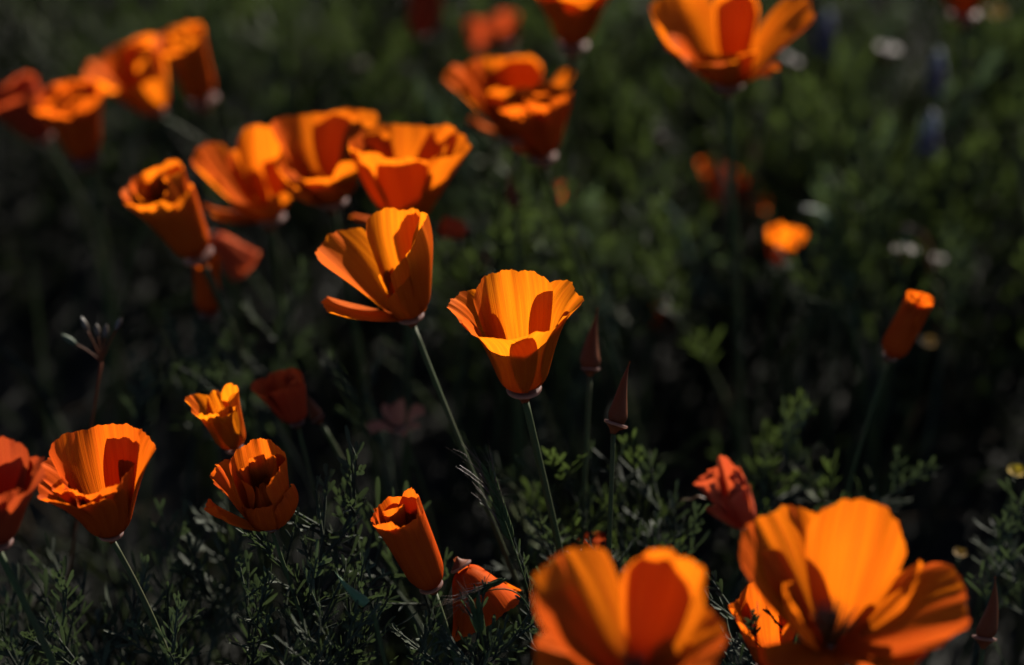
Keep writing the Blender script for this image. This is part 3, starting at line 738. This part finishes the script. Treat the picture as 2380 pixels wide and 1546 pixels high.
# leaves that can be told apart: (tip px, tip py, distance, height, lean x, lean y)
rg = random.Random(4)
near = [(745, 1115, 1.0, .075), (805, 1120, 1.01, .085), (830, 1190, .99, .07), (690, 1215, 1.0, .06), (920, 1265, 1.0, .06), (880, 1320, .98, .06),
        (640, 1370, .99, .06), (700, 1400, .97, .06), (760, 1360, .98, .07), (800, 1430, .97, .06), (560, 1420, .98, .05), (610, 1470, .96, .06), (850, 1450, .97, .055),
        (900, 1400, .99, .06), (950, 1470, .975, .05), (700, 1480, .95, .05), (1010, 1440, .99, .05), (1100, 1420, .97, .055), (1180, 1440, .965, .05), (1130, 1490, .96, .05),
        (1255, 1360, .97, .05), (1290, 1330, .985, .05), (420, 1250, 1.04, .07), (380, 1290, 1.05, .07), (470, 1230, 1.06, .07), (520, 1290, 1.04, .06), (320, 1350, 1.03, .07),
        (180, 1330, 1.04, .07), (120, 1350, 1.02, .07), (60, 1400, 1.0, .07), (30, 1340, 1.04, .07), (220, 1420, 1.02, .06), (150, 1450, .98, .07), (400, 1400, 1.03, .06),
        (480, 1440, 1.0, .06), (300, 1470, 1.0, .06), (80, 1480, .96, .06), (380, 1500, .97, .05),
        (1745, 1400, .955, .06), (1720, 1430, .955, .05), (1775, 1455, .95, .05),
        (1300, 1060, 1.07, .07), (1380, 1110, 1.07, .07), (1250, 1090, 1.08, .07), (1440, 1080, 1.07, .07), (1480, 1130, 1.06, .07), (1350, 1180, 1.05, .06), (1420, 1220, 1.05, .06),
        (1240, 1180, 1.06, .06), (1500, 1200, 1.05, .06), (1300, 1220, 1.04, .06), (1460, 1260, 1.03, .06), (1540, 1130, 1.08, .07), (1590, 1200, 1.06, .06),
        (1880, 1000, 1.10, .07), (1900, 1060, 1.10, .06), (1840, 1080, 1.12, .06), (2330, 1160, 1.08, .07), (2350, 1220, 1.06, .06), (2300, 1230, 1.08, .06)]
near += [(1215, 440, 1.25, .08), (1165, 480, 1.24, .08), (1250, 555, 1.22, .08), (1195, 600, 1.20, .08), (1150, 560, 1.21, .08), (1225, 510, 1.23, .08), (1480, 560, 1.26, .08), (1430, 605, 1.24, .08),
         (1540, 590, 1.26, .08), (1370, 455, 1.29, .08), (1420, 420, 1.31, .08), (1500, 530, 1.27, .08), (555, 755, 1.15, .08), (590, 715, 1.17, .08), (515, 800, 1.14, .08), (1950, 440, 1.26, .09), (1925, 500, 1.25, .08), (1985, 520, 1.25, .08),
         (1890, 560, 1.24, .07), (2010, 480, 1.27, .08), (1960, 580, 1.23, .07), (1560, 420, 1.32, .08), (1290, 390, 1.31, .08), (2120, 620, 1.22, .07), (2260, 560, 1.25, .07), (1800, 250, 1.40, .09), (1900, 230, 1.40, .09), (2000, 200, 1.42, .09),
         (330, 830, 1.12, .06), (470, 870, 1.12, .06), (1010, 640, 1.18, .07), (870, 860, 1.12, .06), (1780, 960, 1.12, .06), (2080, 1060, 1.1, .05)]
for i, (px, py, d, h) in enumerate(near):
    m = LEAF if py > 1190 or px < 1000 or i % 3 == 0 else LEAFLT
    if 1700 < px < 1800 and py > 1390: m = LEAF
    frond(px, py, d, h, (rg.uniform(-.45, .45), rg.uniform(-.3, .3)), i * 5 + 2, m, rg.uniform(0, 6.28),
          label=('grey green feathery leaf nearest ' if m is LEAF else 'fresher green feathery tuft nearest ') + landmark(px, py),
          group='grey green feathery leaves' if m is LEAF else 'fresh green leaf tufts')

# ------------------------------------------------------------------ grasses, lupines and other small plants
def ground_root(name, p, label, cat, group=None):
    return empty(name, (p.x, p.y, 0), label, cat, group), Vector((p.x, p.y, 0))

def down_path(pts, spread=.25):
    """points from the tip downwards, continued to the soil"""
    ctrl = [at(*p) for p in pts]
    last, prev = ctrl[-1], ctrl[-2]
    dv = last - prev
    dv = dv / abs(dv.z) if dv.z < -1e-4 else Vector((0, 0, -1))
    dv.x = max(-spread, min(spread, dv.x)); dv.y = max(-spread, min(spread, dv.y))
    ctrl.append(last + Vector((dv.x * last.z, dv.y * last.z, -last.z - .015)))
    return ctrl

def blade(label, pts, wid, mat, group=None, name='grass_blade', cat='grass', flat=.35):
    """a leaf blade, tapered to its tip, lens-shaped in section"""
    ctrl = down_path(pts)
    root, org = ground_root(name, ctrl[-1], label, cat, group)
    u = S(pts[0][2])
    path = bez([c - org for c in ctrl], 36, 12)
    V, F = tube_arrays(path, [.15 * wid * u, .85 * wid * u, wid * u, .6 * wid * u, .35 * wid * u, .25 * wid * u, .25 * wid * u], 8)
    me = mesh_from('blade', V, F, mat)
    obj('blade', me, root)
    return root

def awn_arrays(p, d, ln, bend, r):
    q = [p + d * ln * t + bend * (t * t * ln) for t in (0, .35, .7, 1.0)]
    return tube_arrays(q, [r, r * .8, r * .5, r * .2], 3, False)

def grass_spike(label, stem_pts, head, n, d, seed, awn_len, awn_dir, group='awned wild grasses'):
    """a wild grass: stem, spikelets set in two rows, long hair-like awns"""
    rng = np.random.default_rng(seed)
    ctrl = down_path(stem_pts)
    root, org = ground_root('wild_grass', ctrl[-1], label, 'grass', group)
    u = S(d)
    path = bez([c - org for c in ctrl], 60, 20)
    V, F = tube_arrays(path, [1.6 * u, 2.2 * u, 2.8 * u, 3.4 * u, 3.6 * u], 6)
    obj('stem', mesh_from('stem', V, F, GRASS), root)
    hp = bez([at(*p) - org for p in head], n, 6)
    tan = np.gradient(hp, axis=0); tan /= np.linalg.norm(tan, axis=1)[:, None]
    # one spikelet mesh shared by all
    prof = [(.0, 0), (4.0, 6), (5.2, 14), (4.2, 24), (1.8, 33), (.3, 38)]
    V, F = lathe_arrays([(r * u, z * u) for r, z in prof], 7, Vector((0, 0, 1)), Vector((1, 0, 0)), Vector((0, .6, 0)), Vector((0, 0, 0)))
    spk = mesh_from('spikelet', V, F, GRASS)
    side = np.array(RGT)
    awns = []
    seed_head = obj('seed_head', mesh_from('seed_head', *tube_arrays(hp, [1.2 * u, 2.2 * u], 5), GRASS), root)
    for i in range(n):
        for sg in (-1, 1):
            t = Vector(tan[i])
            dr = (t + Vector(side) * sg * .30 + Vector((0, rng.uniform(-.25, .25), 0))).normalized()
            o = obj('spikelet', spk, seed_head)
            o.location = Vector(hp[i]) + Vector(side) * sg * 2.5 * u
            o.rotation_mode = 'QUATERNION'
            o.rotation_quaternion = Vector((0, 0, 1)).rotation_difference(dr)
            if sg < 0 or rng.random() < .45:
                tip = np.array(o.location) + np.array(dr) * 27 * u
                for _ in range(2):
                    ad = unit(np.array(dr) + np.array(awn_dir) * rng.uniform(.2, .8) + rng.normal(0, .10, 3))
                    awns.append(awn_arrays(tip, ad, awn_len * u * rng.uniform(.55, 1.1), rng.normal(0, .12, 3) + np.array([-.08, 0, -.05]), .75 * u))
    V, F = join(awns)
    o = obj('awns', mesh_from('awns', V, F, AWN), seed_head)
    o['kind'] = 'stuff'
    return root

grass_spike('upright wild grass spike with long brown awns beside the central poppy stem',
            [(1140, 1115, .985), (1160, 1175, .985), (1185, 1245, .985), (1212, 1320, .98), (1240, 1400, .975)],
            [(1187, 1255, .985), (1165, 1190, .985), (1150, 1145, .985), (1138, 1105, .985)], 16, .985, 3, 95, (-.55, 0, .45))
grass_spike('bent wild grass spike lying in front of the nodding poppy',
            [(1090, 1388, .97), (1130, 1368, .97), (1170, 1345, .97), (1214, 1328, .972), (1236, 1400, .97)],
            [(1175, 1345, .97), (1140, 1360, .97), (1105, 1378, .97)], 9, .97, 5, 75, (-.8, 0, -.1))
grass_spike('short bristly grass tuft below the bent spike',
            [(1108, 1420, .965), (1112, 1450, .965), (1120, 1490, .965)],
            [(1116, 1470, .965), (1112, 1440, .965), (1106, 1415, .965)], 7, .965, 8, 60, (-.2, 0, .6))

def floret_mesh(mat, u, sz):
    parts = []
    for (ox, oz, rx, rz, tl) in ((0, .55, .62, .55, .5), (-.18, .1, .34, .42, -.1), (.18, .1, .34, .42, -.1)):
        V, F = [], []
        n, m = 8, 5
        for i in range(m):
            th = math.pi * i / (m - 1)
            for j in range(n):
                a = 2 * math.pi * j / n
                x = math.sin(th) * math.cos(a) * rx; y = math.sin(th) * math.sin(a) * .22; z = math.cos(th) * rz
                V.append(np.array((x + ox, y + tl * z * .5, z + oz)) * sz * u)
        for i in range(m - 1):
            for j in range(n):
                F.append((i * n + j, i * n + (j + 1) % n, (i + 1) * n + (j + 1) % n, (i + 1) * n + j))
        parts.append((V, F))
    V, F = join(parts)
    return mesh_from('floret', V, F, mat)

def lupine(label, top, bottom, d, seed, n_white=6):
    rng = np.random.default_rng(seed)
    u = S(d)
    ctrl = down_path([(top[0], top[1], d), (bottom[0], bottom[1], d + .005)])
    root, org = ground_root('lupine', ctrl[-1], label, 'flower', 'blue lupines')
    V, F = tube_arrays(bez([c - org for c in ctrl], 24, 8), [1.5 * u, 3.5 * u, 4.5 * u], 7)
    obj('stem', mesh_from('stem', V, F, STEM), root)
    mw, mb = floret_mesh(LUPW, u, 17), floret_mesh(LUPB, u, 18)
    a, b = ctrl[0] - org, ctrl[1] - org
    n = 20
    for i in range(n):
        t = i / (n - 1)
        az = i * 2.4 + rng.uniform(-.3, .3)
        rad = (7 + 15 * min(1, t * 1.6)) * u
        o = obj('floret', mw if i < n_white else mb, root)
        o.location = a.lerp(b, t) + Vector((math.cos(az) * rad, math.sin(az) * rad, 0))
        o.rotation_euler = (.7 - .5 * t, 0, az - math.pi / 2)
lupine('faded blue lupine spike tallest of the three, near the big open poppy', (1925, 35), (1915, 135), 1.46, 1, 5)
lupine('grey blue lupine spike under a poppy base with pale collar spots', (2182, 128), (2172, 222), 1.42, 2, 7)
lupine('lupine spike with white upper florets over violet lower ones', (2168, 272), (2150, 362), 1.36, 3, 9)

def spent(label, px, py, d, lean=(0, 0), sc=1.0, stem=None):
    b = at(px, py, d)
    A, C, R = frame(b, lean)
    org = Vector((b.x, b.y, 0))
    root = empty('spent_poppy', org, label, 'flower', 'petalless poppy heads')
    u = S(d)
    add_receptacle(root, org, b, A, C, R, u, sc, COLLAR)
    V, F = lathe_arrays([(r * u * sc, z * u * sc) for r, z in ((5, 0), (6.5, 8), (5.5, 22), (3, 36), (.4, 42))], 8, A, C, R, b - org)
    obj('seed_pod', mesh_from('seed_pod', V, F, GREENBUD), root)
    add_stem(root, org, b, A, u, None, 8, .8)
spent('petalless poppy head with a pale pink collar near the white and violet lupine', 2102, 580, 1.26, (.05, .15), .9)
spent('petalless poppy head with a pale collar between two lupines', 2062, 112, 1.44, (.15, .1), .9)
spent('petalless poppy head with a whitish collar beside the big open poppy', 1842, 138, 1.40, (.5, .1), .7)
spent('petalless poppy head with a tan collar above the shaded poppy', 1548, 318, 1.42, (0, .1), .6)
spent('petalless poppy head with a tan collar over the far dark leaves', 830, 145, 1.5, (0, .1), .6)
spent('petalless poppy head with a dim collar below the lying leaf blade', 2180, 600, 1.34, (.1, .1), .5)

blade('bright curled pale green leaf near the small crinkled poppy', [(1856, 482, 1.33), (1890, 474, 1.33), (1925, 482, 1.335), (1945, 515, 1.345)], 9, PALE, 'pale leaf blades', 'leaf_blade', 'leaf')
blade('pale leaf tip with a tan end in front of the shaded poppy', [(1516, 452, 1.33), (1540, 465, 1.33), (1568, 480, 1.335), (1580, 510, 1.345)], 8, PALE, 'pale leaf blades', 'leaf_blade', 'leaf')
blade('short pale leaf beside the crumpled cup stem', [(1338, 520, 1.28), (1354, 530, 1.28), (1372, 546, 1.285), (1380, 575, 1.295)], 9, PALE, 'pale leaf blades', 'leaf_blade', 'leaf')
blade('thin dim grass blade arching in the dark hollow', [(1840, 688, 1.2), (1900, 684, 1.2), (1960, 700, 1.205), (1975, 735, 1.215)], 4, GRASS, 'dim grass blades', 'grass_blade', 'grass')
blade('olive stalk leaning across the dark shaded poppy', [(-60, 205, 1.34), (0, 252, 1.34), (60, 297, 1.345), (118, 338, 1.355)], 11, DRYGREEN, 'olive stalks', 'stalk', 'stalk')
blade('blurred green stalk beside the tan budded plant', [(-20, 795, 1.2), (20, 820, 1.2), (70, 860, 1.205), (100, 910, 1.215)], 13, LEAF, 'olive stalks', 'stalk', 'stalk')
blade('pale leaf blade behind the splayed poppy stem', [(846, 905, 1.17), (858, 925, 1.17), (880, 962, 1.175), (888, 1000, 1.185)], 8, PALE2, 'pale leaf blades', 'leaf_blade', 'leaf')
blade('straw coloured dry blade by the shaded poppy', [(1752, 285, 1.40), (1755, 340, 1.40), (1748, 400, 1.405)], 8, DRY, 'dry blades', 'grass_blade', 'grass')
blade('dry orange brown leaf curl near the petalless head', [(2100, 528, 1.32), (2122, 518, 1.32), (2148, 522, 1.325), (2155, 555, 1.335)], 7, DRY, 'dry blades', 'leaf_blade', 'leaf')
rgb = random.Random(21)
for i in range(26):
    px, py = rgb.uniform(1500, 2380), rgb.uniform(20, 420)
    if i > 17: px, py = rgb.uniform(300, 1450), rgb.uniform(10, 260)
    d = 1.30 + (420 - py) / 420 * .2 + rgb.uniform(-.03, .05)
    dx = rgb.choice((-1, 1)) * rgb.uniform(5, 40)
    blade('far blurred grass blade close to ' + landmark(px, py), [(px, py, d), (px + dx * .3, py + 35, d), (px + dx, py + 90, d + .005)], rgb.uniform(3.5, 7), rgb.choice((LEAFLT, GRASS, PALE2, DRYGREEN)), 'far grass blades')

# tan budded plant in the dark left hollow
def budded_plant():
    d = 1.06
    u = S(d)
    ctrl = down_path([(236, 842, d), (226, 900, d), (212, 985, d + .005)])
    root, org = ground_root('budded_plant', ctrl[-1], 'thin stalk with a fan of tan buds in the dark hollow', 'plant')
    V, F = tube_arrays(bez([c - org for c in ctrl], 24, 6), [3 * u, 3.4 * u, 4 * u], 7)
    obj('stem', mesh_from('stem', V, F, BUDM), root)
    for (bx, by, ln, m) in ((203, 768, 34, BROWNBUD), (228, 782, 30, BROWNBUD), (244, 784, 30, BROWNBUD), (270, 766, 30, BROWNBUD), (176, 800, 40, PALE2)):
        tip = at(bx, by, d) - org
        j = at(236, 842, d) - org
        dirv = (tip - j).normalized()
        b0 = tip - dirv * 0
        V, F = tube_arrays(bez([j, j.lerp(b0, .5) + Vector((0, 0, .001)), b0], 10, 3), [2.6 * u, 2.2 * u], 6)
        st = obj('pedicel', mesh_from('pedicel', V, F, BUDM), root)
        C = (CAM - (b0 + org)).cross(dirv).normalized(); R = dirv.cross(C)
        V, F = lathe_arrays([(r * u, z * u) for r, z in ((2.5, -2), (6, 5), (7, .45 * ln), (4.5, .8 * ln), (.8, ln))], 8, dirv, C, R, b0)
        obj('bud', mesh_from('bud', V, F, m), st)
budded_plant()

def small_daisy(label, px, py, d, sz, mat, seed, n=7):
    rng = np.random.default_rng(seed)
    b = at(px, py, d); u = S(d)
    A, C, R = frame(b, (.1, -.15))
    org = Vector((b.x, b.y, 0))
    root = empty('small_yellow_flower', org, label, 'flower', 'small yellow flowers')
    for i in range(n):
        V, F, uv = petal_arrays(b - org, A, C, R, u, rng, az=360 * i / n + rng.uniform(-12, 12), L=sz, W=sz * .38, phi=(70, 50, 50, 60), k=.6, r0=1.5, nu=8, nv=7, ruf=.04, jag=.01)
        obj('petal', mesh_from('petal', V, F, mat, uv=uv), root)
    add_stem(root, org, b, A, u, None, 5, .6)
small_daisy('small bright yellow flower among green tufts', 2360, 1103, 1.10, 24, YELLOW, 4)
small_daisy('dim mustard flower low in the shade beside the closed tube', 2155, 802, 1.22, 24, MUSTARD, 5)
small_daisy('dim mustard flower sunk low over the maroon bud', 2230, 1290, 1.10, 18, MUSTARD, 6)
small_daisy('yellow fleck of a flower above the grey blue lupine', 2312, 38, 1.40, 30, MUSTARD, 7)
small_daisy('yellow fleck of a flower behind the big open poppy', 1852, 28, 1.42, 22, MUSTARD, 8)

def dry_sprig():
    d = .965
    u = S(d)
    ctrl = down_path([(1345, 1292, d), (1350, 1310, d), (1352, 1380, d)])
    root, org = ground_root('dried_floret', ctrl[-1], 'curly dried straw floret peeping over the largest poppy', 'dried flower')
    V, F = tube_arrays(bez([c - org for c in ctrl], 24, 4), [4.5 * u, 3.2 * u, 2.6 * u, 2.6 * u], 6)
    obj('stem', mesh_from('stem', V, F, DRY), root)
    for pts in ([(1343, 1293), (1334, 1284), (1324, 1288), (1316, 1280)], [(1344, 1292), (1350, 1283), (1352, 1276), (1346, 1279)], [(1343, 1294), (1336, 1290), (1330, 1294)]):
        V, F = tube_arrays(bez([at(x, y, d) - org for x, y in pts], 14, 3), [3 * u, 2.4 * u, 1.2 * u], 6)
        obj('curl', mesh_from('curl', V, F, DRY), root)
dry_sprig()
V, F = tube_arrays(bez([at(x, y, .91) - WILTED.location for x, y in ((1640, 1160), (1622, 1152), (1605, 1162), (1590, 1160), (1580, 1164))], 20, 3), [2.2 * S(.91), 1.4 * S(.91), .8 * S(.91)], 6)
obj('dry_thread', mesh_from('dry_thread', V, F, DRY), WILTED)
bud('dark drooping bud beside the dull shaded cup', (738, 972), (700, 915), 1.08, 17, stem=[(770, 1015, 1.08), (806, 1060, 1.08)], seed=5, recsc=.5)
bud('small pink tipped bud by the shaded flat poppy stem', (1130, 612), (1118, 580), 1.20, 11, seed=5, recsc=.4)
# ---- extra end

# ground cover: too many leaves to count
def merged(templates, items):
    """templates: list of (verts array, quads list, tris list); items: (template, x, y, z, scale, rot, leanx, leany)"""
    Vs, Ls, Fc = [], [], []
    o = 0
    for (ti, x, y, z, sc, rot, lx, ly) in items:
        v, lo, cnt = templates[ti]
        c, s_ = math.cos(rot), math.sin(rot)
        p = np.empty_like(v)
        p[:, 0] = (v[:, 0] * c - v[:, 1] * s_) * sc; p[:, 1] = (v[:, 0] * s_ + v[:, 1] * c) * sc; p[:, 2] = v[:, 2] * sc
        p[:, 0] += lx * p[:, 2] + x; p[:, 1] += ly * p[:, 2] + y; p[:, 2] += z
        Vs.append(p); Ls.append(lo + o); Fc.append(cnt); o += len(v)
    return np.concatenate(Vs), np.concatenate(Ls), np.concatenate(Fc)

def big_mesh(name, V, loops, counts, mat):
    me = bpy.data.meshes.new(name)
    me.vertices.add(len(V)); me.vertices.foreach_set('co', V.astype(np.float32).ravel())
    me.loops.add(len(loops)); me.loops.foreach_set('vertex_index', loops.astype(np.int32))
    me.polygons.add(len(counts))
    st = np.concatenate([[0], np.cumsum(counts)[:-1]]).astype(np.int32)
    me.polygons.foreach_set('loop_start', st)
    me.polygons.foreach_set('use_smooth', np.ones(len(counts), bool))
    me.materials.append(mat)
    me.update(calc_edges=True)
    return me

TPL = []
for sd_ in range(8):
    st, lf = make_frond(100 + sd_, .10, 6, 4, 1.15, 3)
    V, F = join([st] + lf)
    TPL.append((np.array(V), np.array([i for f in F for i in f]), np.array([len(f) for f in F])))

def blob(x, y, blobs):
    return sum(a * math.exp(-((x - c.x) ** 2 + (y - c.y) ** 2) / (r * r)) for (c, r, a) in blobs)
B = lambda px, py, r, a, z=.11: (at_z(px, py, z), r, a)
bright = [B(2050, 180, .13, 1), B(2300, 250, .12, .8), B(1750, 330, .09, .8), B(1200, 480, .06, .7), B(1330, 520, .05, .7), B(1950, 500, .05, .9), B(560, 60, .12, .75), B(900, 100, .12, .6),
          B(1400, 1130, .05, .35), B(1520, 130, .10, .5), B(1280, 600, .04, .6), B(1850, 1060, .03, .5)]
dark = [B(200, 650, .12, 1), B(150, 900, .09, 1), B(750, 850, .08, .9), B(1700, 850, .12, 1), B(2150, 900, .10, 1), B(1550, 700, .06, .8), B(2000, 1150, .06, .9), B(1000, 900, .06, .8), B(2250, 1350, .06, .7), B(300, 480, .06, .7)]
tall = [B(650, 1450, .14, 1, .14), B(150, 1480, .12, .9, .14), B(1150, 1500, .08, .8, .14)]
rs = random.Random(11)
items = {'d': [], 'm': [], 'l': [], 'p': []}
for n_, (x0, x1, y0, y1, cnt) in enumerate([(-.46, .46, -.18, 1.0, 2300), (-1.0, 1.0, -.6, 1.7, 1300)]):
    for _ in range(cnt):
        x, y = rs.uniform(x0, x1), rs.uniform(y0, y1)
        if n_ == 1 and -.46 < x < .46 and -.18 < y < 1.0: continue
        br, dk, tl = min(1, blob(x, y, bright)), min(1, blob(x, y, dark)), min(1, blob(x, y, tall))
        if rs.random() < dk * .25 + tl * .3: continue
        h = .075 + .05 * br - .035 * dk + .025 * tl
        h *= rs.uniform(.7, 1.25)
        key = 'l' if rs.random() < br * .75 else ('m' if rs.random() < .16 + .22 * tl - .12 * dk else 'd')  # leaf colour follows lit and dark areas, light put into the tone
        if key == 'l' and rs.random() < .10: key = 'p'  # pale colour stands in for sun highlights on leaves
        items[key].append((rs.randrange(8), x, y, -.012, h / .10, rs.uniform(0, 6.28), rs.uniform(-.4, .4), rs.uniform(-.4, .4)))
def thin_blades(n, seed, hmin, hmax, wd, flat):
    r_ = random.Random(seed)
    parts = []
    for _ in range(n):
        x, y = r_.uniform(-.7, .7), r_.uniform(-.25, 1.2)
        h = r_.uniform(hmin, hmax); a = r_.uniform(0, 6.28); t = r_.uniform(.2, .9) * flat
        p = np.array([(x + math.cos(a) * h * t * q * q, y + math.sin(a) * h * t * q * q, -.012 + h * q * (1 - .25 * q * flat)) for q in (0, .3, .6, .85, 1)])
        parts.append(tube_arrays(p, [wd, wd * .9, wd * .6, wd * .15], 4, False))
    return join(parts)
tag(obj('dry_grass', mesh_from('dry_grass', *thin_blades(420, 31, .05, .13, .0007, 1.3), DRYGRASS)), 'thin dry grass stalks scattered through the leaves', 'grass', None, 'stuff')
tag(obj('thin_grass', mesh_from('thin_grass', *thin_blades(520, 32, .07, .17, .0008, .8), GRASS)), 'thin green grass blades crossing the ground cover', 'grass', None, 'stuff')
for key, m, lab in (('d', LEAFDK, 'dense feathery leaves coloured shade-dark green covering the soil'), ('m', LEAF, 'dull grey green feathery leaves mixed through the ground cover'),
                    ('l', LEAFLT, 'patches of leaves coloured brighter green for the sunlit meadow'), ('p', PALE2, 'scattered leaf tufts coloured pale for light catching the far meadow')):
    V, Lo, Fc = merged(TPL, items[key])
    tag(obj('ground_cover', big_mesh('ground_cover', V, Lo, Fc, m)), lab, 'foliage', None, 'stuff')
